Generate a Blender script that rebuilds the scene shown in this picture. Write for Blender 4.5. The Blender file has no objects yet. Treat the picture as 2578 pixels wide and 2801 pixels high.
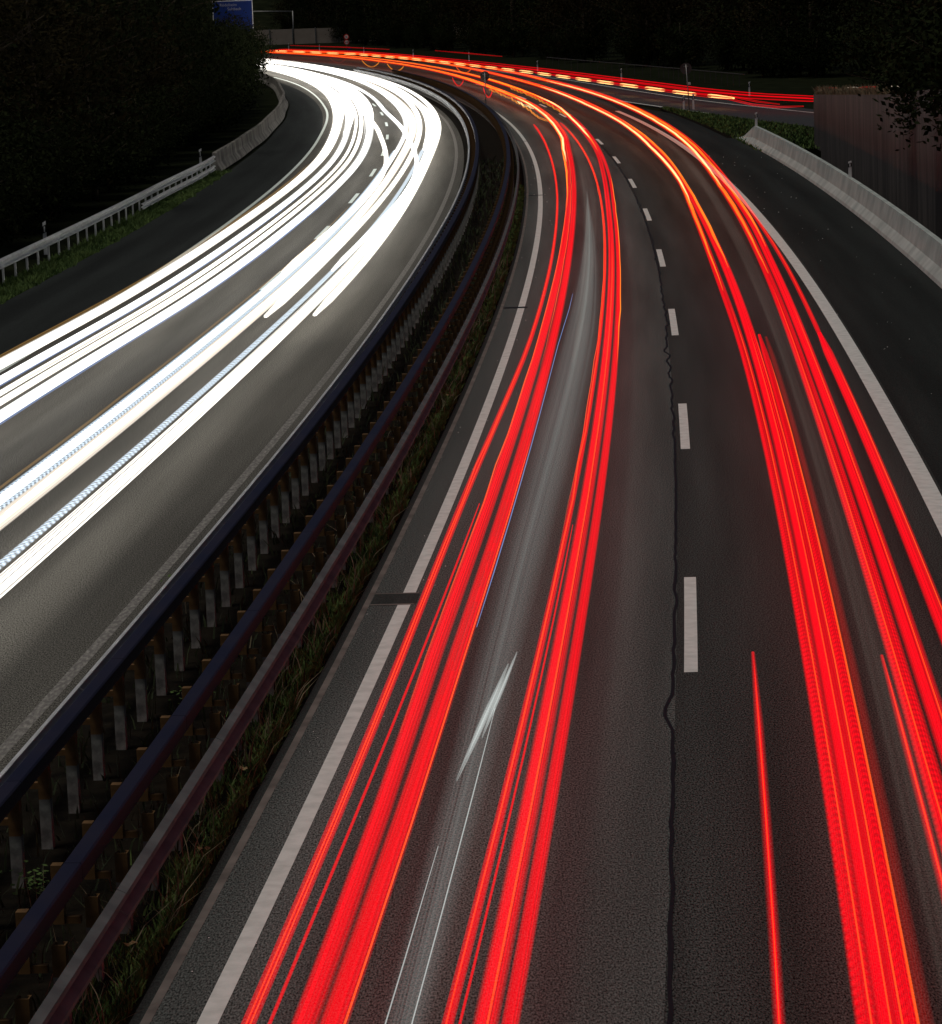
import bpy, bmesh, math, random
from mathutils import Matrix, Vector, noise

random.seed(7)
scene = bpy.context.scene
COL = scene.collection

# ------------------------------------------------------------------ camera
CAM_H, PITCH, ROLL = 7.926, 0.162384, -0.036997
cam_d = bpy.data.cameras.new('camera')
cam = bpy.data.objects.new('camera', cam_d)
COL.objects.link(cam)
cam.matrix_world = (Matrix.Translation((0, 0, CAM_H)) @ Matrix.Rotation(math.pi / 2 - PITCH, 4, 'X')
                    @ Matrix.Rotation(ROLL, 4, 'Z'))
cam_d.sensor_fit = 'HORIZONTAL'
cam_d.sensor_width = 36.0
cam_d.lens = 36.0 * 8696.87 / 2578.0
cam_d.clip_start = 0.5
cam_d.clip_end = 5000
scene.camera = cam

# ------------------------------------------------------------------ night sky, added fill sun, exposure
SUN_EL, SUN_AZ, SUN_STR, SKY_STR = math.radians(72), math.radians(245), 0.84, 0.016
world = bpy.data.worlds.new('World')
scene.world = world
world.use_nodes = True
wn = world.node_tree
wn.nodes.clear()
sky = wn.nodes.new('ShaderNodeTexSky')
sky.sky_type = 'NISHITA'
sky.sun_disc = False
sky.sun_elevation = SUN_EL
sky.sun_rotation = SUN_AZ
sky.air_density = 0.7
sky.dust_density = 4.0
sky.ozone_density = 0.6
bg = wn.nodes.new('ShaderNodeBackground')
bg.inputs['Strength'].default_value = SKY_STR
wo = wn.nodes.new('ShaderNodeOutputWorld')
wn.links.new(sky.outputs[0], bg.inputs[0])
wn.links.new(bg.outputs[0], wo.inputs[0])
sun_d = bpy.data.lights.new('fill_sun', 'SUN')  # unseen overhead source added in place of the passing headlights' wash
sun_d.energy = SUN_STR
sun_d.angle = math.radians(14)
sun_d.color = (1.0, 0.96, 0.88)
sun = bpy.data.objects.new('fill_sun', sun_d)
COL.objects.link(sun)
sd = Vector((math.sin(SUN_AZ) * math.cos(SUN_EL), math.cos(SUN_AZ) * math.cos(SUN_EL), math.sin(SUN_EL)))
sun.rotation_euler = (-sd).to_track_quat('-Z', 'Y').to_euler()

scene.view_settings.view_transform = 'Standard'
scene.view_settings.look = 'None'
scene.view_settings.exposure = 0.0
scene.view_settings.gamma = 1.0
scene.render.engine = 'CYCLES'
scene.cycles.transparent_max_bounces = 96
scene.cycles.max_bounces = 6
scene.cycles.sample_clamp_indirect = 4.0

# ------------------------------------------------------------------ road geometry (plan)
PC = [-1.0246807297228013, 0.006042338553953599, 1.8902643252544837, -2.1775175147290065,
      -16.756649105739253, -6.427880142294726, 6.725459104170216]


def rx(y):
    def f(t):
        v = 0.0
        for c in PC:
            v = v * t + c
        return v
    if y > 440:
        d = (f(1.2) - f(1.19)) / 2.0
        return f(1.2) + (y - 440) * d
    return f(y / 200.0 - 1)


def rsl(y):
    return (rx(y + 0.5) - rx(y - 0.5))


def pt(y, o, z=0.0):
    s = rsl(y)
    h = math.hypot(1, s)
    return Vector((rx(y) + o / h, y - o * s / h, z))


def lerp(tab, y):
    if not isinstance(tab, (list, tuple)):
        return tab
    if y <= tab[0][0]:
        return tab[0][1]
    for (a, va), (b, vb) in zip(tab, tab[1:]):
        if y <= b:
            t = (y - a) / (b - a)
            t = t * t * (3 - 2 * t)
            return va + (vb - va) * t
    return tab[-1][1]


def smooth(tab, y):
    if not isinstance(tab, (list, tuple)):
        return tab
    if y <= tab[0][0]: return tab[0][1]
    if y >= tab[-1][0]: return tab[-1][1]
    n = len(tab)
    for i in range(n - 1):
        if y <= tab[i + 1][0]: break
    def slope(j):
        a, b = max(0, j - 1), min(n - 1, j + 1)
        return (tab[b][1] - tab[a][1]) / (tab[b][0] - tab[a][0])
    h = tab[i + 1][0] - tab[i][0]
    t = (y - tab[i][0]) / h
    return ((2 * t ** 3 - 3 * t * t + 1) * tab[i][1] + (t ** 3 - 2 * t * t + t) * h * slope(i)
            + (3 * t * t - 2 * t ** 3) * tab[i + 1][1] + (t ** 3 - t * t) * h * slope(i + 1))


def steps(y0, y1, d=3.0):
    n = max(1, int(math.ceil((y1 - y0) / d)))
    return [y0 + (y1 - y0) * i / n for i in range(n + 1)]


# ------------------------------------------------------------------ tags and mesh helpers
def tag(o, label=None, cat=None, group=None, kind=None):
    if label: o['label'] = label
    if cat: o['category'] = cat
    if group: o['group'] = group
    if kind: o['kind'] = kind
    return o


def empty(name, loc, label, cat, group=None):
    o = bpy.data.objects.new(name, None)
    o.empty_display_size = 0.2
    o.location = loc
    COL.objects.link(o)
    return tag(o, label, cat, group)


def link(name, me, mats, parent=None):
    o = bpy.data.objects.new(name, me)
    if mats is not None:
        for m in (mats if isinstance(mats, (list, tuple)) else [mats]):
            me.materials.append(m)
    COL.objects.link(o)
    if parent is not None:
        o.parent = parent
        o.matrix_parent_inverse = Matrix.Translation(-world_loc(parent))
    return o


def world_loc(o):
    v = Vector((0, 0, 0))
    while o is not None:
        v = v + o.location
        if o.parent is not None:
            v = v + o.matrix_parent_inverse.translation
        o = o.parent
    return v


def mesh(name, vs, fs, smooth=False, uvs=None):
    me = bpy.data.meshes.new(name)
    me.from_pydata([tuple(v) for v in vs], [], fs)
    if uvs is not None:
        ul = me.uv_layers.new(name='UVMap')
        k = 0
        for f in fs:
            for j in range(len(f)):
                ul.data[k].uv = uvs[f[j]]
                k += 1
    if smooth:
        for p in me.polygons:
            p.use_smooth = True
    me.update()
    return me


def sweep(name, mats, ys, prof, parent=None, closed=True, caps=True, smooth=False, off=0.0, zo=0.0):
    """prof: list of (o, z), or a function y -> list; swept along the road."""
    vs, fs, uv = [], [], []
    v = 0.0
    n = None
    for i, y in enumerate(ys):
        pr = prof(y) if callable(prof) else prof
        n = len(pr)
        o0 = lerp(off, y)
        z0 = lerp(zo, y)
        if i:
            v += (pt(y, o0) - pt(ys[i - 1], o0)).length
        for k, (o, z) in enumerate(pr):
            vs.append(pt(y, o0 + o, z0 + z))
            uv.append((k / (n - 1), v))
    m = n if closed else n - 1
    for i in range(len(ys) - 1):
        for k in range(m):
            a, b = i * n + k, i * n + (k + 1) % n
            fs.append((a, b, b + n, a + n))
    if closed and caps:
        fs.append(tuple(range(n - 1, -1, -1)))
        fs.append(tuple((len(ys) - 1) * n + k for k in range(n)))
    me = mesh(name, vs, fs, smooth, uv)
    bm = bmesh.new(); bm.from_mesh(me)
    if closed:
        bmesh.ops.recalc_face_normals(bm, faces=bm.faces)
    bm.to_mesh(me); bm.free()
    return link(name, me, mats, parent)


def sheet(name, mat_, y0, y1, oa, ob, z, parent=None, d=3.0, kind=None, n=1):
    vs, fs, uv = [], [], []
    ys = steps(y0, y1, d)
    for y in ys:
        a, b = lerp(oa, y), lerp(ob, y)
        for k in range(n + 1):
            vs.append(pt(y, a + (b - a) * k / n, lerp(z, y)))
            uv.append((a + (b - a) * k / n, y))
    w = n + 1
    for i in range(len(ys) - 1):
        for k in range(n):
            fs.append((i * w + k, i * w + k + 1, (i + 1) * w + k + 1, (i + 1) * w + k))
    o = link(name, mesh(name, vs, fs, False, uv), mat_, parent)
    if kind: o['kind'] = kind
    return o


def box_bm(bm, c, s, rot=0.0):
    r = bmesh.ops.create_cube(bm, size=1.0)
    M = Matrix.Translation(c) @ Matrix.Rotation(rot, 4, 'Z') @ Matrix.Diagonal((s[0], s[1], s[2], 1))
    bmesh.ops.transform(bm, matrix=M, verts=r['verts'])
    return r['verts']


def bm_mesh(name, bm, smooth=False):
    me = bpy.data.meshes.new(name)
    bm.to_mesh(me); bm.free()
    if smooth:
        for p in me.polygons: p.use_smooth = True
    return me


def box(name, mat_, c, s, rot=0.0, parent=None, bev=0.0):
    bm = bmesh.new()
    box_bm(bm, Vector((0, 0, 0)), s)
    if bev:
        bmesh.ops.bevel(bm, geom=bm.edges[:], offset=bev, segments=2, affect='EDGES')
    o = link(name, bm_mesh(name, bm), mat_)
    o.location = c
    o.rotation_euler = (0, 0, rot)
    if parent is not None:
        o.parent = parent
        o.matrix_parent_inverse = Matrix.Translation(-world_loc(parent))
    return o


def cyl_bm(bm, a, b, r0, r1=None, seg=10):
    a, b = Vector(a), Vector(b)
    r1 = r0 if r1 is None else r1
    d = b - a
    r = bmesh.ops.create_cone(bm, cap_ends=True, segments=seg, radius1=r0, radius2=r1, depth=d.length)
    M = Matrix.Translation((a + b) / 2) @ d.to_track_quat('Z', 'Y').to_matrix().to_4x4()
    bmesh.ops.transform(bm, matrix=M, verts=r['verts'])


# ------------------------------------------------------------------ materials
def new_mat(name):
    m = bpy.data.materials.new(name)
    m.use_nodes = True
    nt = m.node_tree
    return m, nt, nt.nodes['Principled BSDF']


def node(nt, typ, **kw):
    n = nt.nodes.new(typ)
    for k, v in kw.items():
        setattr(n, k, v)
    return n


def surf(name, c1, c2=None, rough=0.7, metal=0.0, scale=4.0, spec=0.3, bump=0.0, bscale=40.0, detail=6.0,
         contrast=(0.35, 0.65), stretch=None):
    m, nt, b = new_mat(name)
    L = nt.links.new
    b.inputs['Roughness'].default_value = rough
    b.inputs['Metallic'].default_value = metal
    b.inputs['Specular IOR Level'].default_value = spec
    tc = node(nt, 'ShaderNodeTexCoord')
    src = tc.outputs['Object']
    if stretch:
        mp = node(nt, 'ShaderNodeMapping')
        mp.inputs['Scale'].default_value = stretch
        L(src, mp.inputs[0]); src = mp.outputs[0]
    if c2 is None:
        b.inputs['Base Color'].default_value = (*c1, 1)
    else:
        n = node(nt, 'ShaderNodeTexNoise')
        n.inputs['Scale'].default_value = scale
        n.inputs['Detail'].default_value = detail
        L(src, n.inputs['Vector'])
        r = node(nt, 'ShaderNodeValToRGB')
        r.color_ramp.elements[0].position, r.color_ramp.elements[1].position = contrast
        r.color_ramp.elements[0].color = (*c1, 1)
        r.color_ramp.elements[1].color = (*c2, 1)
        L(n.outputs['Fac'], r.inputs[0])
        L(r.outputs[0], b.inputs['Base Color'])
    if bump:
        nb = node(nt, 'ShaderNodeTexNoise')
        nb.inputs['Scale'].default_value = bscale
        nb.inputs['Detail'].default_value = 3
        L(src, nb.inputs['Vector'])
        bp = node(nt, 'ShaderNodeBump')
        bp.inputs['Strength'].default_value = bump
        bp.inputs['Distance'].default_value = 0.01
        L(nb.outputs['Fac'], bp.inputs['Height'])
        L(bp.outputs[0], b.inputs['Normal'])
    return m


def asphalt(name, base, spread=0.45, warm=(0.88, 1.0, 0.95)):
    """speckled stone-mastic asphalt: broad wear patches and fine aggregate grain"""
    m, nt, b = new_mat(name)
    L = nt.links.new
    b.inputs['Roughness'].default_value = 0.9
    b.inputs['Specular IOR Level'].default_value = 0.08
    tc = node(nt, 'ShaderNodeTexCoord')
    g = node(nt, 'ShaderNodeTexNoise'); g.inputs['Scale'].default_value = 60; g.inputs['Detail'].default_value = 1
    mp = node(nt, 'ShaderNodeMapping'); mp.inputs['Scale'].default_value = (1, 0.35, 1)
    L(tc.outputs['Object'], mp.inputs[0]); L(mp.outputs[0], g.inputs['Vector'])
    w = node(nt, 'ShaderNodeTexNoise'); w.inputs['Scale'].default_value = 0.35; w.inputs['Detail'].default_value = 5
    mp2 = node(nt, 'ShaderNodeMapping'); mp2.inputs['Scale'].default_value = (4.0, 0.16, 1)
    L(tc.outputs['UV'], mp2.inputs[0]); L(mp2.outputs[0], w.inputs['Vector'])
    # wheel tracks polished slightly paler, 1.3 m apart
    su = node(nt, 'ShaderNodeSeparateXYZ'); L(tc.outputs['UV'], su.inputs[0])
    wt_ = node(nt, 'ShaderNodeMath', operation='MULTIPLY'); wt_.inputs[1].default_value = 2 * math.pi / 1.3
    L(su.outputs[0], wt_.inputs[0])
    ws_ = node(nt, 'ShaderNodeMath', operation='SINE'); L(wt_.outputs[0], ws_.inputs[0])
    wr_ = node(nt, 'ShaderNodeMapRange'); wr_.inputs[1].default_value = -1; wr_.inputs[3].default_value = 0.9; wr_.inputs[4].default_value = 1.1
    L(ws_.outputs[0], wr_.inputs[0])
    r1 = node(nt, 'ShaderNodeMapRange'); r1.inputs[1].default_value = 0.3; r1.inputs[2].default_value = 0.7
    r1.inputs[3].default_value = 1 - spread; r1.inputs[4].default_value = 1 + spread * 1.35
    L(g.outputs['Fac'], r1.inputs[0])
    r2 = node(nt, 'ShaderNodeMapRange'); r2.inputs[1].default_value = 0.3; r2.inputs[2].default_value = 0.7
    r2.inputs[3].default_value = 0.72; r2.inputs[4].default_value = 1.28
    L(w.outputs['Fac'], r2.inputs[0])
    mu = node(nt, 'ShaderNodeMath', operation='MULTIPLY')
    mw = node(nt, 'ShaderNodeMath', operation='MULTIPLY')
    L(r2.outputs[0], mw.inputs[0]); L(wr_.outputs[0], mw.inputs[1])
    L(r1.outputs[0], mu.inputs[0]); L(mw.outputs[0], mu.inputs[1])
    mc = node(nt, 'ShaderNodeVectorMath', operation='SCALE')
    mc.inputs[0].default_value = tuple(base * k for k in warm)
    L(mu.outputs[0], mc.inputs['Scale'])
    L(mc.outputs[0], b.inputs['Base Color'])
    bp = node(nt, 'ShaderNodeBump'); bp.inputs['Strength'].default_value = 0.5; bp.inputs['Distance'].default_value = 0.006
    L(g.outputs['Fac'], bp.inputs['Height']); L(bp.outputs[0], b.inputs['Normal'])
    return m


def trail_mat(name, color, strength, streak=0.5, sscale=7.0, soft=0.35, comb=0.0, period=0.4, duty=None,
              dash=None, sample=True, seed=0.0, cover=0.0):
    """light left in the air by a lamp: additive, so the road stays visible through faint parts.
    UV x runs across the lamp, UV y is metres along the path."""
    m = bpy.data.materials.new(name)
    m.use_nodes = True
    nt = m.node_tree
    nt.nodes.clear()
    L = nt.links.new
    uv = node(nt, 'ShaderNodeUVMap')
    sep = node(nt, 'ShaderNodeSeparateXYZ')
    L(uv.outputs[0], sep.inputs[0])
    U, V = sep.outputs[0], sep.outputs[1]

    def mth(op, a, b=None, c=None):
        n = node(nt, 'ShaderNodeMath', operation=op)
        for i, x in enumerate((a, b, c)):
            if x is None: continue
            if isinstance(x, (int, float)): n.inputs[i].default_value = x
            else: L(x, n.inputs[i])
        return n.outputs[0]
    # edge softness across the lamp
    e = mth('ABSOLUTE', mth('SUBTRACT', mth('MULTIPLY', U, 2.0), 1.0))
    mr = node(nt, 'ShaderNodeMapRange', interpolation_type='SMOOTHSTEP')
    mr.inputs[1].default_value = 1.0; mr.inputs[2].default_value = 1.0 - soft
    mr.inputs[3].default_value = 0.0; mr.inputs[4].default_value = 1.0
    L(e, mr.inputs[0])
    fac = mr.outputs[0]
    if streak > 0:
        cb = node(nt, 'ShaderNodeCombineXYZ')
        L(mth('MULTIPLY', U, sscale), cb.inputs[0]); L(mth('MULTIPLY', V, 0.012), cb.inputs[1])
        cb.inputs[2].default_value = seed
        nz = node(nt, 'ShaderNodeTexNoise'); nz.inputs['Scale'].default_value = 1.0; nz.inputs['Detail'].default_value = 3
        L(cb.outputs[0], nz.inputs['Vector'])
        r = node(nt, 'ShaderNodeMapRange'); r.inputs[1].default_value = 0.3 if streak < 1 else 0.405; r.inputs[2].default_value = 0.7 if streak < 1 else 0.6
        r.inputs[3].default_value = 1 - streak; r.inputs[4].default_value = 1 + streak
        L(nz.outputs['Fac'], r.inputs[0])
        fac = mth('MULTIPLY', fac, r.outputs[0])
    if comb > 0:      # pulsed LED lamp: fine teeth along the path
        sw = mth('SINE', mth('MULTIPLY', mth('ADD', V, mth('MULTIPLY', e, period * 0.6)), 2 * math.pi / period))
        r = node(nt, 'ShaderNodeMapRange'); r.inputs[1].default_value = -0.4; r.inputs[2].default_value = 0.4
        r.inputs[3].default_value = 1 - comb; r.inputs[4].default_value = 1.0
        L(sw, r.inputs[0])
        fac = mth('MULTIPLY', fac, r.outputs[0])
    if dash:          # blinking indicator
        p, dfrac = dash
        t = mth('FRACT', mth('DIVIDE', V, p))
        fac = mth('MULTIPLY', fac, mth('LESS_THAN', t, dfrac))
    em = node(nt, 'ShaderNodeEmission')
    em.inputs['Color'].default_value = (*color, 1)
    L(mth('MULTIPLY', fac, strength * 0.5), em.inputs['Strength'])
    tr = node(nt, 'ShaderNodeBsdfTransparent')
    if cover > 0:
        g_ = mth('SUBTRACT', 1.0, mth('MULTIPLY', mr.outputs[0], cover))
        cc = node(nt, 'ShaderNodeCombineColor')
        for i_ in range(3): L(g_, cc.inputs[i_])
        L(cc.outputs[0], tr.inputs['Color'])
    ad = node(nt, 'ShaderNodeAddShader')
    L(em.outputs[0], ad.inputs[0]); L(tr.outputs[0], ad.inputs[1])
    out = node(nt, 'ShaderNodeOutputMaterial')
    L(ad.outputs[0], out.inputs['Surface'])
    m.cycles.emission_sampling = 'FRONT_BACK' if sample else 'NONE'
    return m


M = {}
M['asph_light'] = asphalt('asphalt_inner_lane', 0.092, 0.8)
M['asph_dark'] = asphalt('asphalt_outer_lane', 0.045, 0.95)
M['asph_shoulder'] = asphalt('asphalt_shoulder', 0.024, 0.5)
M['asph_white'] = asphalt('asphalt_oncoming', 0.08, 0.9, (1.0, 0.94, 0.82))
M['asph_edge'] = asphalt('asphalt_edge_strip', 0.045, 0.3)
M['asph_ramp'] = asphalt('asphalt_ramp', 0.05, 0.4, (0.95, 0.98, 1.05))
M['paint'] = surf('road_paint', (0.58, 0.65, 0.61), (0.74, 0.81, 0.77), 0.7, scale=5, bump=0.3, bscale=60, contrast=(0.3, 0.6))
M['paint_worn'] = surf('ribbed_road_paint', (0.13, 0.12, 0.11), (0.34, 0.32, 0.285), 0.7, scale=9, bump=0.8, bscale=22,
                       contrast=(0.42, 0.72), stretch=(2.2, 0.7, 1))
M['gutter'] = surf('gutter_concrete', (0.11, 0.10, 0.09), (0.2, 0.185, 0.165), 0.9, scale=2)
M['bitumen'] = surf('bitumen_seal', (0.006, 0.006, 0.008), None, 0.55, spec=0.25)
M['concrete'] = surf('barrier_concrete', (0.36, 0.4, 0.38), (0.52, 0.56, 0.53), 0.85, scale=1.1, bump=0.25, bscale=20)
M['concrete_old'] = surf('weathered_concrete', (0.1, 0.095, 0.085), (0.3, 0.28, 0.25), 0.9, scale=1.3, bump=0.4, bscale=14,
                         stretch=(1, 1, 0.35))
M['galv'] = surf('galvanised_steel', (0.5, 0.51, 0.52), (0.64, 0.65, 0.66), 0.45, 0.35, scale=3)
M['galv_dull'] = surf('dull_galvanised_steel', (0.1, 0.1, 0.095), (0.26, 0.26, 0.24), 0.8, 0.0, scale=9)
M['galv_dark'] = surf('dark_rail_steel', (0.12, 0.115, 0.115), (0.19, 0.185, 0.18), 0.6, 0.3, scale=3)  # darker tone of the galvanised steel, for the red-side wave beam
M['rail_blue'] = surf('box_rail_steel', (0.008, 0.008, 0.028), (0.018, 0.014, 0.03), 0.5, 0.0, scale=1.2)
M['post_top'] = surf('brown_shaded_steel', (0.1, 0.05, 0.015), (0.18, 0.095, 0.035), 0.75, 0.0, scale=8)  # shade behind the beam put into the colour as brown
M['soil'] = surf('median_soil', (0.006, 0.005, 0.004), (0.016, 0.013, 0.009), 0.95, scale=3, bump=0.8, bscale=15, spec=0.02)
M['ground'] = surf('ground', (0.007, 0.009, 0.004), (0.016, 0.019, 0.009), 0.95, scale=0.6, bump=0.5, bscale=6, spec=0.02)
M['grass'] = surf('grass_blades', (0.04, 0.085, 0.016), (0.12, 0.18, 0.045), 0.8, scale=1.2)
M['weeds'] = surf('weed_blades', (0.012, 0.02, 0.006), (0.035, 0.045, 0.015), 0.85, scale=1.2)
M['straw'] = surf('dry_stems', (0.16, 0.13, 0.08), (0.26, 0.21, 0.13), 0.85, scale=3)
M['leaf_dry'] = surf('fallen_leaf', (0.22, 0.13, 0.05), (0.34, 0.24, 0.12), 0.8, scale=20)
M['bark'] = surf('bark', (0.03, 0.024, 0.018), (0.07, 0.058, 0.042), 0.95, scale=6, bump=0.8, bscale=20, stretch=(1, 1, 0.2), spec=0.02)
M['leaf'] = surf('foliage', (0.009, 0.013, 0.005), (0.02, 0.026, 0.01), 0.8, scale=0.7, spec=0.02)
M['leaf2'] = surf('foliage_autumn', (0.014, 0.013, 0.006), (0.026, 0.021, 0.009), 0.8, scale=0.7, spec=0.02)
M['white_plastic'] = surf('white_plastic', (0.84, 0.85, 0.84), None, 0.5)
M['black_plastic'] = surf('black_plastic', (0.02, 0.02, 0.02), None, 0.5)
M['reflector'] = surf('reflector', (0.85, 0.86, 0.86), None, 0.15, 0.0, spec=0.9)
M['pole'] = surf('sign_pole', (0.22, 0.22, 0.22), (0.32, 0.32, 0.31), 0.5, 0.6, scale=4)
M['sign_back'] = surf('sign_back', (0.05, 0.045, 0.045), (0.08, 0.075, 0.075), 0.6, 0.1, scale=3)
M['sign_back2'] = surf('dulled_lettering', (0.3, 0.3, 0.34), None, 0.6)
M['sign_red'] = surf('sign_red', (0.55, 0.03, 0.02), None, 0.5)
M['sign_white'] = surf('sign_white', (0.78, 0.78, 0.76), None, 0.5)
M['sign_blue'] = surf('sign_blue', (0.004, 0.024, 0.16), None, 0.5)
M['sign_dark'] = surf('sign_black', (0.03, 0.03, 0.03), None, 0.5)
M['noise_wall'] = surf('corrugated_wall', (0.07, 0.065, 0.065), (0.13, 0.115, 0.11), 0.55, 0.1, scale=1.5, stretch=(1, 1, 0.15))
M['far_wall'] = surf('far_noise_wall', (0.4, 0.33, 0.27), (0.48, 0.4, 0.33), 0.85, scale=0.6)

RED = (1.0, 0.0, 0.008)
M['t_red'] = trail_mat('tail_light_red', RED, 1.0, 0.5, 9, 0.55, cover=0.3)
M['t_red2'] = trail_mat('tail_light_red_streaked', RED, 1.05, 0.75, 16, 0.5, seed=3.3, cover=0.3)
M['t_redcomb'] = trail_mat('tail_light_red_pulsed', RED, 1.1, 0.6, 13, 0.5, comb=0.3, period=0.22, seed=5.1, cover=0.3)
M['t_dim'] = trail_mat('tail_light_dim_red', (1.0, 0.02, 0.01), 0.14, 0.7, 9, 0.7, sample=False, seed=1.7)
M['t_soft'] = trail_mat('tail_light_soft_red', RED, 0.6, 0.2, 3, 1.0, sample=False)
M['t_orange'] = trail_mat('tail_light_orange_core', (1.0, 0.1, 0.008), 1.1, 0.3, 4, 0.7, sample=False)
M['t_amber'] = trail_mat('tail_light_amber_core', (1.0, 0.3, 0.012), 1.1, 0.3, 4, 0.7, sample=False)
M['t_hot'] = trail_mat('tail_light_hot_core', (1.0, 0.78, 0.35), 1.8, 0.2, 4, 0.8, sample=False)
M['t_blink'] = trail_mat('indicator_amber_blinking', (1.0, 0.62, 0.2), 2.6, 0.1, 4, 0.5, dash=(10.0, 0.6), sample=False)
M['t_white'] = trail_mat('headlight_white', (1.0, 0.95, 0.86), 2.6, 1.0, 10, 0.4)
M['t_white2'] = trail_mat('headlight_cool_white', (0.95, 0.96, 0.95), 2.6, 1.0, 11, 0.4, seed=2.2)
M['t_warm'] = trail_mat('headlight_warm_white', (1.0, 0.88, 0.74), 1.8, 0.5, 9, 0.5, seed=7.7)
M['t_comb'] = trail_mat('headlight_pulsed_white', (0.72, 0.86, 1.0), 1.3, 0.2, 6, 0.3, comb=0.8, period=0.3)
M['t_fleck'] = trail_mat('headlight_dim_cream', (1.0, 0.8, 0.62), 1.1, 0.6, 3, 0.8, sample=False)
M['t_gold'] = trail_mat('headlight_gold_fringe', (1.0, 0.55, 0.14), 0.4, 0.3, 4, 0.8, sample=False)
M['t_bluefr'] = trail_mat('headlight_blue_fringe', (0.25, 0.45, 1.0), 0.7, 0.3, 4, 0.8, sample=False)
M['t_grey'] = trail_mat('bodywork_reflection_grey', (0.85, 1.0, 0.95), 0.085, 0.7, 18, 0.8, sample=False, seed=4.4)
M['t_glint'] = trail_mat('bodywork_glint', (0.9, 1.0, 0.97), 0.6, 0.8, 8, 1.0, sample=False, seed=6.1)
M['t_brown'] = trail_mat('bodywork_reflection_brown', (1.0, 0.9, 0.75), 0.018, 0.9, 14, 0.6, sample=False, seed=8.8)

# ------------------------------------------------------------------ ground and roads
Y0, Y1 = 12.0, 520.0
gv = [(-1500, -200, -0.07), (1500, -200, -0.07), (1500, 2600, -0.07), (-1500, 2600, -0.07)]
# the ground stops at the retaining edge behind the right-hand barrier, where a sunken strip begins
TR = [(y, 7.62) for y in (12, 60, 110, 165)]
RIGHT_WALL = [(40, 9.3), (103, 9.5), (120, 9.55), (133, 9.6), (153.5, 9.85)]
gvs, gfs = [], []
trench_l = [pt(y, 7.6) for y in steps(-60, 160, 10)]
trench_r = [pt(y, 11.6) for y in steps(-60, 160, 10)]
n_t = len(trench_l)
for v in trench_l: gvs.append((v.x, v.y, -0.07))
for v in trench_l: gvs.append((-1500, v.y, -0.07))
for v in trench_r: gvs.append((v.x, v.y, -0.07))
for v in trench_r: gvs.append((1500, v.y, -0.07))
for i in range(n_t - 1):
    gfs.append((n_t + i, i, i + 1, n_t + i + 1))
    gfs.append((2 * n_t + i, 3 * n_t + i, 3 * n_t + i + 1, 2 * n_t + i + 1))
    gfs.append((n_t * 4 + i, n_t * 5 + i, n_t * 5 + i + 1, n_t * 4 + i + 1))
for v in trench_l: gvs.append((v.x, v.y, -4.0))
for v in trench_r: gvs.append((v.x, v.y, -4.0))
for i in range(n_t - 1):
    gfs.append((i, i + 1, n_t * 4 + i + 1, n_t * 4 + i))
    gfs.append((2 * n_t + i, 2 * n_t + i + 1, n_t * 5 + i + 1, n_t * 5 + i))
a, b = n_t - 1, 3 * n_t - 1
k = len(gvs)
gvs += [(-1500, 2600, -0.07), (1500, 2600, -0.07)]
gfs.append((2 * n_t - 1, a, 3 * n_t - 1, 4 * n_t - 1, k + 1, k))
gfs.append((a, 5 * n_t - 1, 6 * n_t - 1, 3 * n_t - 1))
ground = link('ground', mesh('ground', gvs, gfs), M['ground'])
tag(ground, kind='structure')

sheet('road_inner_lane', M['asph_light'], Y0, Y1, -4.22, -0.17, 0.0, kind='structure')
sheet('road_outer_lane', M['asph_dark'], Y0, Y1, -0.17, [(12, 3.95), (200, 3.95), (225, 4.6), (270, 7.6), (520, 9)], 0.0, kind='structure')
sheet('road_shoulder', M['asph_shoulder'], Y0, 228, 3.95, [(12, 7.0), (163, 7.0), (195, 6.6), (214, 5.4), (228, 4.75)], -0.004, kind='structure')
sheet('road_oncoming', M['asph_white'], Y0, Y1, -15.1, -7.05, 0.0, kind='structure')
LSH = [(12, -18.05), (150, -18.1), (190, -17.9), (221, -17.5), (248, -17.1), (300, -16.2), (340, -15.6), (520, -15.4)]
sheet('road_oncoming_shoulder', M['asph_shoulder'], Y0, Y1, LSH, -15.1, -0.004, kind='structure')
sheet('road_edge_strip', M['asph_edge'], Y0, Y1, -4.38, -4.22, -0.003, kind='structure')
sheet('gutter_strip', M['gutter'], Y0, Y1, -4.29, -4.21, 0.004, kind='structure')
sheet('median_ground', M['soil'], Y0, Y1, -7.1, -4.36, -0.02, kind='structure', n=6)


# ramp joining from the right
def poly_at(tab, y):
    return lerp_lin(tab, y)


def lerp_lin(tab, y):
    if y <= tab[0][0]:
        (a, va), (b, vb) = tab[0], tab[1]
    elif y >= tab[-1][0]:
        (a, va), (b, vb) = tab[-2], tab[-1]
    else:
        for (a, va), (b, vb) in zip(tab, tab[1:]):
            if y <= b: break
    return va + (vb - va) * (y - a) / (b - a)


RL = [(160, 21.6), (190, 16.4), (207, 13.8), (217.6, 12.25), (227, 10.9), (245, 8.6), (280, 4.3), (318, -1.4), (345, -4.5), (400, -15), (445, -26)]
RR = [(160, 27.5), (190, 21.6), (210, 17.94), (221, 16.28), (246, 13.29), (280, 9.62), (318, 4.0), (345, -0.6), (400, -11.5), (445, -23)]


def xy_sheet(name, mat_, ys, fa, fb, z, kind=None):
    vs = []
    for y in ys:
        vs.append((fa(y), y, z)); vs.append((fb(y), y, z))
    fs = [(2 * i, 2 * i + 1, 2 * i + 3, 2 * i + 2) for i in range(len(ys) - 1)]
    o = link(name, mesh(name, vs, fs), mat_)
    if kind: o['kind'] = kind
    return o


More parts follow.
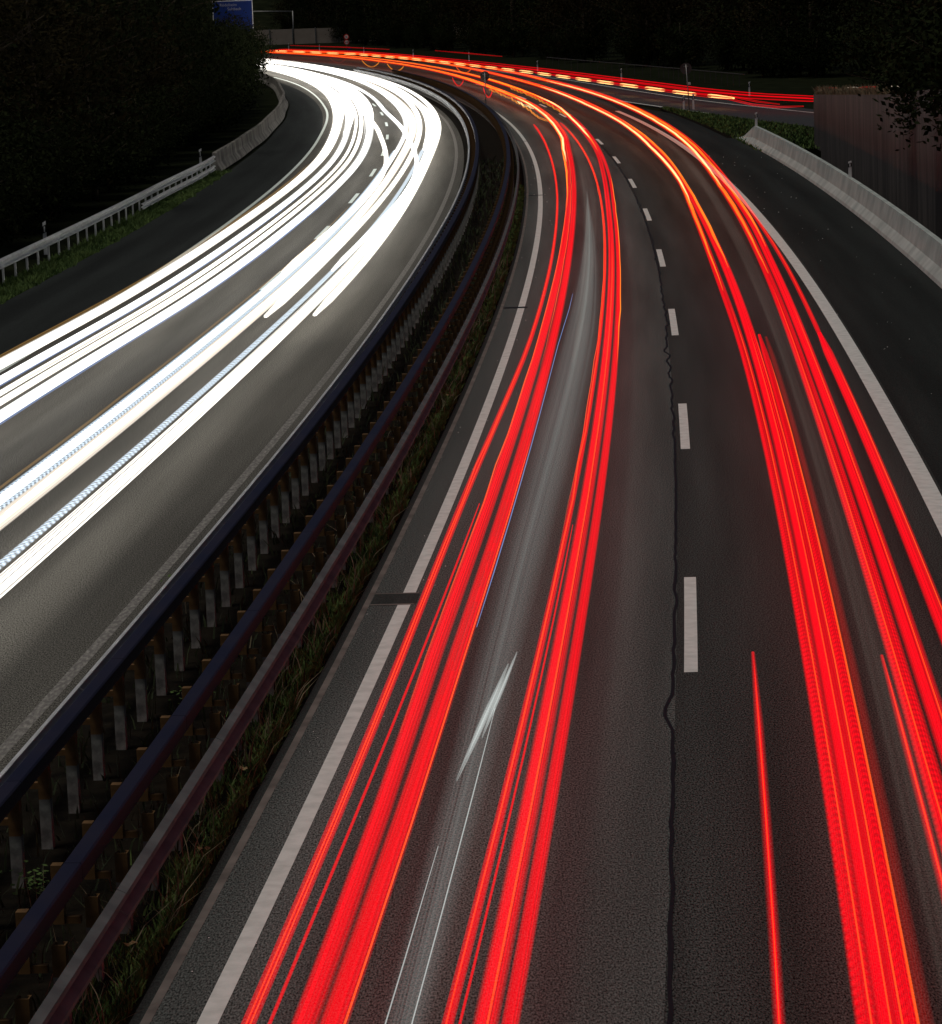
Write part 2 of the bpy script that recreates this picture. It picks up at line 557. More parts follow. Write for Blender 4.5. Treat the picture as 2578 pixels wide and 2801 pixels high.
xy_sheet('ramp_road', M['asph_ramp'], steps(160, 445, 5), lambda y: lerp_lin(RL, y) - 0.3, lambda y: lerp_lin(RR, y) + 1.6, -0.010, 'structure')
xy_sheet('ramp_edge_line', M['paint'], steps(188, 330, 5), lambda y: lerp_lin(RR, y) - 0.08, lambda y: lerp_lin(RR, y) + 0.08, 0.003, 'structure')
xy_sheet('gore_edge_line', M['paint'], steps(196, 229, 4), lambda y: lerp_lin(RL, y) - 0.1, lambda y: lerp_lin(RL, y) + 0.1, 0.003, 'structure')
xy_sheet('gore_verge', M['soil'], steps(164, 206, 3), lambda y: pt(y, 6.5).x, lambda y: max(pt(y, 6.6).x, lerp_lin(RL, y) - 0.2), 0.008, 'structure')

# ------------------------------------------------------------------ painted markings (each mark its own piece)
marks = empty('lane_markings', pt(24, -3.75, 0.0), 'white painted edge lines and lane dashes on the red-trail carriageway', 'road marking')
prev = Y0
for a, b in [(40.8, 41.55), (79.6, 80.0), (123.6, 124.0), (168.6, 169.0), (215, 215.4)]:
    sheet('edge_line', M['paint'], prev, a, -3.835, -3.665, 0.004, marks)
    prev = b
sheet('edge_line', M['paint'], prev, 330, -3.835, -3.665, 0.004, marks)
sheet('edge_line', M['paint'], Y0, 205, 3.6, 3.9, 0.004, marks)
for k in range(14):
    y = 36.24 + 18.0 * k
    sheet('lane_dash', M['paint'], y, y + 6.0, -0.075, 0.085, 0.004, marks, d=2)
marks2 = empty('lane_markings', pt(36, -7.4, 0.0), 'ribbed worn edge line and dashes on the headlight carriageway', 'road marking')
sheet('edge_line', M['paint_worn'], Y0, 330, -7.5, -7.35, 0.004, marks2)
sheet('edge_line', M['paint'], 60, 330, [(60, -15.05), (180, -15.1), (231, -14.8), (330, -14.0)], [(60, -14.9), (180, -14.95), (231, -14.65), (330, -13.85)], 0.004, marks2)
for k in range(15):
    y = 69.0 + 18.0 * k
    sheet('lane_dash', M['paint'], y, y + 6.0, -11.2, -11.05, 0.004, marks2, d=2)

# drainage cuts across the inner margin
for y0, w in ((40.83, .7), (79.65, 0.3), (123.65, 0.3), (168.65, 0.3)):
    sheet('drain_cut', M['bitumen'] if w < .5 else M['asph_edge'], y0, y0 + w, -4.2, -3.6, 0.006, kind='structure', d=1)
    if w > .5:
        sheet('drain_joint', M['gutter'], y0 - 0.08, y0, -4.2, -3.62, 0.007, kind='structure', d=1)
        sheet('drain_joint', M['gutter'], y0 + w, y0 + w + 0.06, -4.2, -3.62, 0.007, kind='structure', d=1)

# bitumen sealed joint between the two lanes: wandering ribbon with a few loops
vs, fs = [], []
rnd = random.Random(3)
ys = steps(Y0, 190, 0.35)
CRK = [(12, -.1), (24, -.13), (30, -.17), (36, -.2), (53, -.18), (69, -.2), (80, -.17), (90, -.14), (190, -.14)]
KINKS = [(34.2, -0.11), (69.2, -0.08), (75.0, 0.08), (77.5, 0.08), (99.0, 0.07), (110, 0.06), (123, 0.07)]
for y in ys:
    w = 0.02 + 0.006 * noise.noise(Vector((0, y * 0.8, 3)))
    amp = 0.02 + 0.03 * min(1, max(0, (y - 55) / 40))
    o = lerp(CRK, y) + amp * noise.noise(Vector((0, y * 0.9, 0))) * 2 + 0.02 * noise.noise(Vector((5, y * 3.0, 0)))
    for ky, ka in KINKS:
        if abs(y - ky) < 0.9: o += ka * (1 - abs(y - ky) / 0.9)
    vs.append(pt(y, o - w, 0.008)); vs.append(pt(y, o + w, 0.008))
for i in range(len(ys) - 1):
    fs.append((2 * i, 2 * i + 1, 2 * i + 3, 2 * i + 2))
tag(link('sealed_joint', mesh('sealed_joint', vs, fs), M['bitumen']), kind='structure')

# ------------------------------------------------------------------ guard rails
W_PROF = [(0, .44), (.075, .475), (.08, .52), (.012, .57), (.012, .62), (.08, .67), (.075, .715), (0, .75),
          (-.004, .745), (.068, .708), (.072, .672), (.006, .626), (.006, .564), (.072, .518), (.068, .482), (-.004, .446)]


def wprof(sg, dz=0.0):
    return [(sg * o, z + dz) for o, z in W_PROF]


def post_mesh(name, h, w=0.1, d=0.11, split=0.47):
    """C-section steel post, its shaded upper part painted brown above the split height"""
    t = 0.012
    pr = [(-w / 2, -d / 2), (w / 2, -d / 2), (w / 2, -d / 2 + 0.03), (w / 2 - t, -d / 2 + 0.03), (w / 2 - t, -d / 2 + t), (-w / 2 + t, -d / 2 + t),
          (-w / 2 + t, d / 2 - t), (w / 2 - t, d / 2 - t), (w / 2 - t, d / 2 - 0.03), (w / 2, d / 2 - 0.03), (w / 2, d / 2), (-w / 2, d / 2)]
    # open side turned along the rail so that a flat flange faces the camera
    pr = [(y, x) for x, y in pr]
    n = len(pr)
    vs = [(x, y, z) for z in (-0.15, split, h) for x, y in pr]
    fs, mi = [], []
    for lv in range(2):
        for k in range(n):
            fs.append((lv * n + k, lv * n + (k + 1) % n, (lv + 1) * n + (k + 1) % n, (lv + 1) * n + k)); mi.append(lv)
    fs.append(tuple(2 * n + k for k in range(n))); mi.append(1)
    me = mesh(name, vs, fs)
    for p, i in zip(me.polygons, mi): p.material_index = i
    bm = bmesh.new(); bm.from_mesh(me); bmesh.ops.recalc_face_normals(bm, faces=bm.faces); bm.to_mesh(me); bm.free()
    return me


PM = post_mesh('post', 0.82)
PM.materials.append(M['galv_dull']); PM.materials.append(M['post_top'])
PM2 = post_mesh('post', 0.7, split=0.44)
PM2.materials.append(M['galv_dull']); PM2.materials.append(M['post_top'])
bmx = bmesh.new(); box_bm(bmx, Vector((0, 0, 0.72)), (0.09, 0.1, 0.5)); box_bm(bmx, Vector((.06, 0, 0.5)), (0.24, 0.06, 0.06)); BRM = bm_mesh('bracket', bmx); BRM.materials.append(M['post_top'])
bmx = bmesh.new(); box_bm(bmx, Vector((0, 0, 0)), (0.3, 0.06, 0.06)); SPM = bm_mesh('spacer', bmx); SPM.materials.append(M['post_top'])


def place(name, me, loc, rot, parent):
    o = bpy.data.objects.new(name, me)
    COL.objects.link(o)
    o.location = loc
    o.rotation_euler = (0, 0, rot)
    o.parent = parent
    o.matrix_parent_inverse = Matrix.Translation(-world_loc(parent))
    return o


def heading(y):
    return -math.atan(rsl(y))


def super_rail(label, off_box, sg, y0, y1):
    root = empty('median_guard_rail', pt(y0, lerp(off_box, y0), 0), label, 'guard rail', 'guard rails along the median')
    n = int((y1 - y0) / 1.333)
    wo = 0.36
    for i in range(n):
        y = y0 + i * 1.333
        o = lerp(off_box, y)
        if sg > 0:
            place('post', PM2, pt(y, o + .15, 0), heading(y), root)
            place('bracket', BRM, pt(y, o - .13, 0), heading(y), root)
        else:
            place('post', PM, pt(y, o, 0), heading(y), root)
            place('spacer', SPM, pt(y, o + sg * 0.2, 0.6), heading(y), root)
    y = y0
    L_ = 5.332
    while y < y1 - 0.1:
        e = min(y + L_, y1)
        ys_ = steps(y, e - 0.012, 2.7)
        sweep('box_beam', M['rail_blue'], ys_, [(-.08, .83), (.08, .83), (.08, .965), (.065, .98), (-.065, .98), (-.08, .965)], root, off=off_box)
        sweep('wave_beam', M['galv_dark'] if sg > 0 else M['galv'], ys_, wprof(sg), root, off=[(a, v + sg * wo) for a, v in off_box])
        y = e
    return root


super_rail('double-beam guard rail on the median side facing the red trails', [(12, -5.02), (60, -5.0), (520, -5.0)], 1, 19.6, 300)
super_rail('double-beam guard rail on the median side facing the white trails', [(12, -6.1), (45, -6.15), (100, -6.28), (180, -6.45), (520, -6.5)], -1, 22.4, 318)

# left verge rail
RAILO = [(60, -19.1), (95, -19.15), (124, -19.1), (149.5, -18.75)]
lr = empty('verge_guard_rail', pt(60, -19.1, 0), 'steel guard rail on thin posts along the dark left verge', 'guard rail')
bmx = bmesh.new(); box_bm(bmx, Vector((0, 0, 0.31)), (0.055, 0.1, 0.72)); LP = bm_mesh('post', bmx); LP.materials.append(M['galv'])
y = 60.0
while y < 149:
    place('post', LP, pt(y, lerp(RAILO, y) - 0.06, 0), heading(y), lr)
    y += 2.0
y = 60.0
while y < 149:
    e = min(y + 4.0, 149.5)
    sweep('wave_beam', M['galv'], steps(y, e - 0.015, 2), wprof(1, 0.02), lr, off=RAILO)
    y = e
sweep('wave_beam', M['galv'], steps(122, 149.5, 3), lambda yy: [(o, z * 0.8 - 0.33 * min(1, (149.5 - 122) and 1.0) + 0.05) for o, z in W_PROF], lr, off=RAILO)

# left concrete barrier: sections with joints
JER = [(-.3, 0), (.3, 0), (.3, .08), (.12, .33), (.08, .81), (-.08, .81), (-.12, .33), (-.3, .08)]
LC = [(149.6, -18.75), (166, -18.6), (189, -18.35), (221, -17.95), (248, -17.5), (300, -16.6), (345, -16.0)]
lc = empty('concrete_barrier', pt(149.6, -18.75, 0), 'weathered concrete barrier following the left shoulder to the trees', 'barrier')
y = 149.7
while y < 345:
    sweep('barrier_section', M['concrete_old'], steps(y, y + 5.96, 3), [(o, z * 1.1) for o, z in JER], lc, off=LC)
    y += 6.0

# right concrete barrier with sloping end
rc = empty('concrete_barrier', pt(40, 7.3, 0), 'smooth pale concrete barrier along the right shoulder with sloping end', 'barrier')
y = 30.0
while y < 156:
    e = min(y + 12, 157.4)
    sweep('barrier_section', M['concrete'], steps(y, e - 0.012, 3), [(-.36, 0), (.3, 0), (.3, .1), (.2, .34), (.14, .86), (-.02, .86), (-.14, .32), (-.33, .1)], rc, off=7.3)
    y = e
sweep('barrier_section', M['concrete'], steps(157.42, 164, 1.3),
      lambda yy: [(o, z * max(0.06, 1 - (yy - 157.42) / 6.6)) for o, z in [(-.36, 0), (.3, 0), (.3, .1), (.2, .34), (.14, .86), (-.02, .86), (-.14, .32), (-.33, .1)]], rc, off=7.3)

# noise wall: corrugated panels between thin posts
nw = empty('noise_wall', (17.15, 153.5, 0), 'dark corrugated metal noise wall behind the right concrete barrier', 'wall')
WB = [(40, 13.4), (80, 14.6), (103, 15.64), (119.7, 16.25), (133.2, 16.6), (153.5, 17.15)]
WH = [(40, 5.0), (103, 4.3), (120, 3.54), (137, 2.98), (153.5, 2.45)]
y = 153.5
while y > 44:
    y2 = y - 4.0
    vs, fs = [], []
    n = 54
    for i in range(n + 1):
        yy = y + (y2 + 0.02 - y) * i / n
        ph = i % 4
        dx = (0.0, 0.0, 0.035, 0.035)[ph]
        x = lerp_lin(WB, yy) + dx
        vs += [(x, yy, -4.0 if yy < 150 else -0.1), (x, yy, lerp_lin(WH, yy)), (x + 0.09, yy, lerp_lin(WH, yy))]
    for i in range(n):
        fs += [(3 * i, 3 * i + 3, 3 * i + 4, 3 * i + 1), (3 * i + 1, 3 * i + 4, 3 * i + 5, 3 * i + 2)]
    link('corrugated_panel', mesh('corrugated_panel', vs, fs), M['noise_wall'], nw)
    y = y2

# ------------------------------------------------------------------ delineators and signs
bmd = bmesh.new()
vs_d = [(-.06, -.045, 0), (.06, -.045, 0), (.0, .06, 0)]


def delineator_mesh():
    pr = [(-.06, -.03), (.06, -.03), (.05, .03), (-.05, .03)]
    vs = [(x, y, 0) for x, y in pr] + [(x, y, 1.0 - (0.05 if x < 0 else 0)) for x, y in pr]
    fs = [(0, 1, 5, 4), (1, 2, 6, 5), (2, 3, 7, 6), (3, 0, 4, 7), (4, 5, 6, 7)]
    return mesh('body', vs, fs)


DM = delineator_mesh(); DM.materials.append(M['white_plastic'])
band_vs = [(-.064, -.034, .62), (.064, -.034, .68), (.064, -.034, .90), (-.064, -.034, .84), (-.054, .034, .62), (.054, .034, .68), (.054, .034, .90), (-.054, .034, .84)]
BMESH = mesh('band', band_vs, [(0, 1, 2, 3), (5, 4, 7, 6), (1, 5, 6, 2), (4, 0, 3, 7)]); BMESH.materials.append(M['black_plastic'])
bmr = bmesh.new(); box_bm(bmr, Vector((0, -0.041, 0.76)), (0.04, 0.01, 0.17)); RMESH = bm_mesh('reflector', bmr); RMESH.materials.append(M['reflector'])


def delineator(loc, label, h=1.0, sc=1.0):
    root = empty('delineator_post', loc, label, 'marker post', 'white marker posts beside the road')
    for nm, me in (('body', DM), ('band', BMESH), ('reflector', RMESH)):
        o = bpy.data.objects.new(nm, me); COL.objects.link(o); o.parent = root
        o.scale = (sc, sc, h)
    return root


delineator((14.31, 201.2, 0), 'white marker post left of the sign pole at the grass tip')
delineator((15.05, 203.0, 0), 'white marker post right of the sign pole at the grass tip')
p1 = pt(157, 7.34, 0.8); delineator(p1, 'marker post mounted on the sloping end of the right concrete barrier', 0.75)
p1 = pt(114, 7.34, 0.84); delineator(p1, 'marker post mounted midway on top of the right concrete barrier', 0.62)
p1 = pt(78.5, 7.34, 0.84); delineator(p1, 'marker post on the right concrete barrier at the picture edge', 0.62)
delineator((20.6, 224.6, -0.05), 'marker post across the ramp beyond the sign pole')
for (x, y), lb in zip([(14.1, 271.7), (8.1, 313.6), (1.7, 369.5), (-5.1, 400.2), (-12.2, 434.9), (-19.7, 471.1), (-25.6, 498.3)],
                      ['nearest ramp marker post left of the right sign', 'second ramp marker post above the blinking amber trail',
                       'ramp marker post above the far end of the railing', 'far marker post right of the blue plate', 'far marker post beside the blue plate',
                       'far marker post left of the speed signs', 'farthest marker post by the gantry leg']):
    delineator((x, y, -0.05), lb, 1.05)
delineator(pt(103, -19.8, -0.05), 'dark marker post behind the left guard rail near its start', 1.1)
delineator(pt(151, -19.5, -0.05), 'dark marker post behind the joint of left rail and concrete barrier', 1.1)


def disc(name, r, th, mat_, parent, loc, seg=28):
    bm = bmesh.new()
    bmesh.ops.create_cone(bm, cap_ends=True, segments=seg, radius1=r, radius2=r, depth=th)
    bmesh.ops.rotate(bm, cent=(0, 0, 0), matrix=Matrix.Rotation(math.pi / 2, 3, 'X'), verts=bm.verts)
    o = link(name, bm_mesh(name, bm), mat_)
    o.location = loc
    o.parent = parent
    return o


def tube(name, a, b, r, mat_, parent, seg=10):
    bm = bmesh.new(); cyl_bm(bm, a, b, r, seg=seg)
    o = link(name, bm_mesh(name, bm, True), mat_)
    o.parent = parent
    return o


def round_sign_back(loc, z, r, label, lean=0.0, plate=None):
    root = empty('round_sign', loc, label, 'road sign')
    tube('pole', (0.0, 0.05, 0), (lean * z, 0.05, z + r * 0.7), 0.032, M['pole'], root)
    disc('disc', r, 0.012, M['sign_back'], root, (lean * z, 0.1, z))
    box('bracket', M['pole'], Vector((0, 0, 0)), (0.3, 0.03, 0.04)).parent = root
    bpy.context.view_layer.update()
    br = [o for o in root.children if o.name.startswith('bracket')][0]
    br.location = (lean * z, 0.085, z + r * 0.35)
    if plate:
        pl = box('plate', M['sign_white'], Vector((0, 0, 0)), (0.16, 0.01, 0.16)); pl.parent = root; pl.location = plate
    return root


round_sign_back(Vector((1.95, 208.3, 0)), 2.45, 0.31, 'dark back of a round sign on a thin pole in the median')
round_sign_back(Vector((14.57, 199.75, 0)), 2.67, 0.36, 'dark back of a round sign with small white plate at the grass tip', -0.06, (0.02, 0.0, 1.75))


def text_obj(name, s, size, mat_, parent, loc):
    cu = bpy.data.curves.new(name, 'FONT')
    cu.body = s; cu.size = size; cu.extrude = 0.002
    cu.align_x = 'LEFT'
    tmp = bpy.data.objects.new(name, cu)
    COL.objects.link(tmp)
    dg = bpy.context.evaluated_depsgraph_get()
    me = bpy.data.meshes.new_from_object(tmp.evaluated_get(dg))
    bpy.data.objects.remove(tmp)
    o = link(name, me, mat_)
    o.rotation_euler = (math.pi / 2, 0, 0)
    o.location = loc
    o.parent = parent
    return o


sp = empty('speed_sign_pole', (-14.65, 440, 0), 'pole with two red-rimmed round signs, one above the other', 'road sign')
tube('pole', (0, 0.05, 0), (0, 0.05, 2.75), 0.04, M['pole'], sp)
for z in (2.37, 1.64):
    d_ = disc('red_rim', 0.36, 0.02, M['sign_red'], sp, (0, 0, z))
    f_ = disc('white_face', 0.25, 0.02, M['sign_white'], d_, (0, -0.006, 0))
t_ = text_obj('numerals', '80', 0.3, M['sign_dark'], sp, (-0.17, -0.022, 2.27))
for dx, m_ in ((-0.1, 'sign_red'), (0.1, 'sign_dark')):
    bm = bmesh.new()
    box_bm(bm, Vector((0, 0, -0.03)), (0.15, 0.01, 0.07)); box_bm(bm, Vector((0, 0, 0.035)), (0.1, 0.01, 0.06))
    box_bm(bm, Vector((-0.05, 0, -0.075)), (0.03, 0.01, 0.03)); box_bm(bm, Vector((0.05, 0, -0.075)), (0.03, 0.01, 0.03))
    o = link('car_symbol', bm_mesh('car_symbol', bm), M[m_]); o.parent = sp; o.location = (dx, -0.024, 1.66)
bs = empty('kilometre_plate', (-14.2, 436, 0), 'small blue plate on a short post below the speed signs', 'road sign')
tube('post', (0, 0.03, 0), (0, 0.03, 0.7), 0.025, M['pole'], bs)
box('plate', M['sign_blue'], Vector((0, 0, 0)), (0.5, 0.015, 0.38)).parent = bs
[o for o in bs.children if o.name.startswith('plate')][0].location = (0, 0, 0.72)

# large blue direction sign, partly behind the trees
ds = empty('direction_sign', (-23.2, 340, 0), 'blue direction sign with white border rising behind the left trees', 'road sign')
b_ = box('blue_panel', M['sign_blue'], Vector((0, 0, 0)), (4.24, 0.05, 3.4)); b_.parent = ds; b_.location = (0, 0, 6.15)
for nm, c, s in (('border', (0, -.03, 7.82), (4.24, .02, .07)), ('border', (-2.085, -.03, 6.15), (.07, .02, 3.26)), ('border', (2.085, -.03, 6.15), (.07, .02, 3.26)), ('border', (0, -.03, 4.49), (4.24, .02, .07))):
    o = box(nm, M['sign_white'], Vector((0, 0, 0)), s); o.parent = ds; o.location = c
text_obj('lettering', 'Rödelheim', 0.42, M['sign_back2'], ds, (-1.35, -0.035, 7.28))
text_obj('lettering', 'Sulzbach', 0.42, M['sign_back2'], ds, (-0.55, -0.035, 6.85))
for x in (-1.5, 1.5): tube('leg', (x, 0.12, 0), (x, 0.12, 7.6), 0.09, M['pole'], ds)

# portal gantry far behind
gt = empty('gantry', (-27.0, 540, 0), 'thin grey portal frame with one leg far behind the bend', 'gantry')
tube('leg', (0.2, 0, 0), (0.2, 0, 5.75), 0.11, M['pole'], gt)
tube('cross_beam', (0.2, 0, 5.65), (-9.0, 0, 5.95), 0.1, M['pole'], gt)

# far noise wall behind the bend
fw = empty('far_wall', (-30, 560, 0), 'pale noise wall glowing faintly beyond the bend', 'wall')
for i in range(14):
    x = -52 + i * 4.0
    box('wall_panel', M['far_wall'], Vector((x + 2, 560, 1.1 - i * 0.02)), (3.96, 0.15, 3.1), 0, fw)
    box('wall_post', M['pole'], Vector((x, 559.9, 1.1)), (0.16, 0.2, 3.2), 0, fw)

# railing beyond the ramp
rl = empty('ramp_railing', (14.9, 285, 0), 'low railing on the bank beyond the ramp', 'railing')
for seg_ in (((9.5, 330), (17.5, 275)), ((17.5, 275), (22.0, 243))):
    (xa, ya), (xb, yb) = seg_
    n = 16
    for i in range(n):
        t = i / n
        box('baluster', M['sign_back'], Vector((xa + (xb - xa) * t, ya + (yb - ya) * t, 0.45)), (0.05, 0.05, 0.95), 0, rl)
    bm = bmesh.new(); cyl_bm(bm, (xa, ya, 0.92), (xb, yb, 0.92), 0.035, seg=6)
    link('hand_rail', bm_mesh('hand_rail', bm), M['sign_back'], rl)

# ------------------------------------------------------------------ light trails
def ring(c, t, w, h, n=10):
    side = Vector((t.y, -t.x, 0)).normalized()
    out = []
    for k in range(n):
        a = 2 * math.pi * k / n
        out.append(c + side * (math.cos(a) * w / 2) + Vector((0, 0, math.sin(a) * h / 2)))
    return out


def lamp_tube(name, mat_, pts_, w, h, parent, n=10, grow=False, taper=False):
    vs, fs, uv = [], [], []
    v = 0.0
    N = len(pts_)
    for i, c in enumerate(pts_):
        a, b = pts_[max(0, i - 1)], pts_[min(N - 1, i + 1)]
        t = (b - a).normalized()
        if i: v += (c - pts_[i - 1]).length
        ww = w(i / (N - 1)) if callable(w) else w
        if grow: ww *= 1 + min(1.3 if grow == 1 else .75, max(0, (c.y - 120) / 110))  # widening with distance puts the glare bloom into the tube shape
        hh = h
        if taper:
            tt = i / (N - 1)
            ww *= max(.08, min(1, tt / .12, (1 - tt) / .12))
        if i == 0 or i == N - 1:
            ww, hh = ww * 0.5, hh * 0.5
        vs += ring(c, t, ww, hh, n)
        for k in range(n):
            uv.append((0.5 + 0.5 * math.cos(2 * math.pi * k / n), v))
    for i in range(N - 1):
        for k in range(n):
            fs.append((i * n + k, i * n + (k + 1) % n, (i + 1) * n + (k + 1) % n, (i + 1) * n + k))
    fs.append(tuple(range(n - 1, -1, -1)))
    fs.append(tuple((N - 1) * n + k for k in range(n)))
    return link(name, mesh(name, vs, fs, True, uv), mat_, parent)


def path(tab, y0, y1, z=0.8, d=3.5, dof=0.0, wob=0.0, seed=0.0):
    out = []
    for y in steps(y0, y1, d):
        o = smooth(tab, y) + dof
        zz = lerp(z, y)
        if wob:
            o += wob * noise.noise(Vector((seed, y * 0.35, 0)))
            zz += wob * 0.5 * noise.noise(Vector((seed, y * 0.5, 9)))
        out.append(pt(y, o, zz))
    return out


TG = 'tail light trails of the departing traffic'
WG = 'headlight trails of the oncoming traffic'


def vehicle(label, group, lamps, name='vehicle_light_trail', part='tail_light_trail'):
    """lamps: list of dict(tab, y0, y1, z, w, h, mat, cores=[(dof, w, y0, y1, mat)])"""
    f = lamps[0]
    root = empty(name, pt(f['y0'], lerp(f['tab'], f['y0']), 0.0), label, 'light trail', group)
    for L_ in lamps:
        z = L_.get('z', 0.8)
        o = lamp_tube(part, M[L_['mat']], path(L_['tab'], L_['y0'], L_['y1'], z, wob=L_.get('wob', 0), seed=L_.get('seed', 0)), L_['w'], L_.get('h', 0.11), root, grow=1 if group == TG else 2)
        for j, (dof, w, a, b, m_) in enumerate(L_.get('cores', [])):
            zz = [(k, v + 0.03) for k, v in z] if isinstance(z, list) else z + 0.03
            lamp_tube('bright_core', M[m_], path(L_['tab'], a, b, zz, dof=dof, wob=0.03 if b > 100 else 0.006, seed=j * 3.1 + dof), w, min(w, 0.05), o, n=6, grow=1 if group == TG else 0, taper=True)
    return root


YN, YF = 13.0, 446.0
LL1 = [(13, -2.98), (25, -3.06), (45, -3.18), (67, -3.04), (105, -3.1), (140, -3.21), (171, -3.22)]
LL2 = [(13, -2.58), (25, -2.67), (36, -2.78), (80, -2.8), (105, -2.73), (140, -2.55), (155, -2.3), (195, -2.12), (240, -2.3), (290, -1.7), (330, -1.0), (400, 0), (446, 0)]
LL3 = [(13, -2.38), (25, -2.45), (36, -2.52), (80, -2.6), (105, -2.56), (140, -2.33), (160, -2.05), (195, -1.95), (240, -2.05), (290, -1.4), (330, -.7), (400, .4), (446, .4)]
LR1 = [(13, -1.62), (120, -1.64), (171, -1.76)]
LR2 = [(13, -1.32), (40, -1.42), (100, -1.44), (122, -1.3), (140, -1.12), (175, -.97), (195, -.72), (240, -.74), (300, -.1), (400, 1.6), (446, 1.6)]
LR3 = [(13, -1.15), (40, -1.24), (100, -1.26), (122, -1.1), (140, -.98), (175, -.8), (240, -.56), (300, .1), (400, 1.9), (446, 1.9)]
RE1 = [(13, 1.3), (60, 1.24), (80, 1.15), (100, 1.2), (117, 1.35), (140, 1.3), (165, 1.3), (200, 1.1), (250, 1.25), (283, 1.7), (330, 2.8), (400, 4.2), (446, 4.4)]
RE2 = [(13, 1.45), (66, 1.46), (100, 1.42), (140, 1.55), (200, 1.4), (250, 1.5), (283, 2.0), (330, 3.1), (400, 4.5), (446, 4.6)]
RE3 = [(13, 1.58), (66, 1.64), (75, 1.66)]
RF1 = [(13, 2.2), (52, 2.22), (80, 2.4), (95, 2.52), (116, 2.68), (150, 3.05), (200, 3.15), (250, 3.05), (275, 3.4), (330, 4.2), (400, 5.4), (446, 5.6)]
RF2 = [(13, 2.42), (52, 2.44), (80, 2.62), (95, 2.78), (116, 2.9), (150, 3.25), (200, 3.4), (250, 3.35), (275, 3.7), (330, 4.6), (400, 5.8), (446, 6)]
RG = [(13, 2.8), (60, 2.84), (80, 2.95), (110, 3.05), (150, 3.42), (200, 3.6), (250, 3.6)]

vehicle('narrow red trail pair with orange cores, outermost on the left lane', TG, [
    dict(tab=LL1, y0=YN, y1=170, w=.1, mat='t_red', cores=[(0, .018, YN, 168, 't_orange'), (.03, .012, YN, 60, 't_orange')]),
    dict(tab=LR1, y0=YN, y1=171, w=.09, mat='t_red', cores=[(0, .022, YN, 168, 't_orange'), (-.035, .016, 40, 168, 't_orange')])])
vehicle('broad red trail pair filling the middle of the left lane', TG, [
    dict(tab=LL2, y0=YN, y1=YF, w=.2, mat='t_red2', cores=[(-.07, .03, 30, 190, 't_orange'), (-.05, .1, 104, 270, 't_amber'), (0, .11, 132, 215, 't_hot'), (0.03, .15, 190, YF, 't_amber')]),
    dict(tab=LR2, y0=YN, y1=YF, w=.2, mat='t_red2', cores=[(.02, .025, YN, 90, 't_orange'), (.03, .12, 140, 270, 't_amber'), (.02, .11, 152, 215, 't_hot'), (0, .15, 200, YF, 't_amber')])])
vehicle('pure red trail pair on the inner side of the left lane', TG, [
    dict(tab=LL3, y0=YN, y1=YF, w=.22, mat='t_red', cores=[(.09, .02, YN, 50, 't_orange'), (-.1, .02, 60, 150, 't_orange'), (0, .15, 150, YF, 't_orange'), (0, .1, 200, YF, 't_amber')]),
    dict(tab=LR3, y0=YN, y1=YF, w=.14, mat='t_red', cores=[(.045, .03, 60, 122, 't_amber'), (0, .08, 210, YF, 't_amber')])])
vehicle('hair-thin red trail between the two left-lane bands', TG, [
    dict(tab=[(13, -2.84), (25, -2.9), (45, -2.93)], y0=YN, y1=44, w=.03, h=.03, mat='t_red'),
    dict(tab=[(13, -1.53), (45, -1.55)], y0=YN, y1=42, w=.025, h=.025, mat='t_red')])
vehicle('short thin red trail pair that begins in the foreground right lane', TG, [
    dict(tab=[(13, .69), (34, .69)], y0=YN, y1=33.5, w=.11, mat='t_soft', h=.06, cores=[(0, .03, YN, 33.3, 't_red'), (0, .012, YN, 33, 't_orange')]),
    dict(tab=[(13, 2.04), (34, 2.05)], y0=YN, y1=33.2, w=.1, mat='t_soft', h=.06, cores=[(0, .03, YN, 33, 't_red'), (0, .014, YN, 33, 't_orange')])])
vehicle('left half of the broad right-lane red band with its mate', TG, [
    dict(tab=RE1, y0=YN, y1=YF, w=.18, mat='t_redcomb', cores=[(.03, .02, YN, 70, 't_orange'), (0, .14, 74, 290, 't_amber'), (.02, .13, 104, 235, 't_hot'), (0, .16, 280, YF, 't_amber')]),
    dict(tab=RF1, y0=YN, y1=YF, w=.22, mat='t_redcomb', cores=[(-.02, .02, YN, 75, 't_orange'), (0, .16, 78, 280, 't_amber'), (.03, .12, 112, 250, 't_hot'), (0, .16, 270, YF, 't_amber')])])
vehicle('right half of the broad right-lane red band with its mate', TG, [
    dict(tab=RE2, y0=YN, y1=YF, w=.24, mat='t_red2', cores=[(0, .018, YN, 66, 't_orange'), (.08, .02, YN, 66, 't_orange'), (.05, .12, 80, 170, 't_amber'), (0, .15, 130, YF, 't_orange')]),
    dict(tab=RF2, y0=YN, y1=YF, w=.22, mat='t_red2', cores=[(.04, .02, YN, 70, 't_orange'), (.04, .12, 86, 200, 't_amber'), (0, .15, 130, YF, 't_orange')])])
vehicle('soft-edged red trail pair starting midway down the right lane', TG, [
    dict(tab=RE3, y0=YN, y1=64.5, w=.13, mat='t_redcomb', cores=[(.05, .03, YN, 60, 't_orange')]),
    dict(tab=RG, y0=YN, y1=64.5, w=.2, mat='t_red2', cores=[(.05, .02, YN, 60, 't_orange')])])
vehicle('thin red trail hugging the right edge line', TG, [
    dict(tab=RG, y0=62, y1=250, w=.1, mat='t_red', cores=[(0, .02, 66, 240, 't_orange')])])
vehicle('faint wide red glow beside the right-lane bands', TG, [
    dict(tab=[(13, 1.68), (66, 1.76)], y0=YN, y1=64, w=.14, mat='t_dim'),
    dict(tab=[(13, -2.47), (60, -2.6)], y0=YN, y1=60, w=.2, mat='t_dim')])


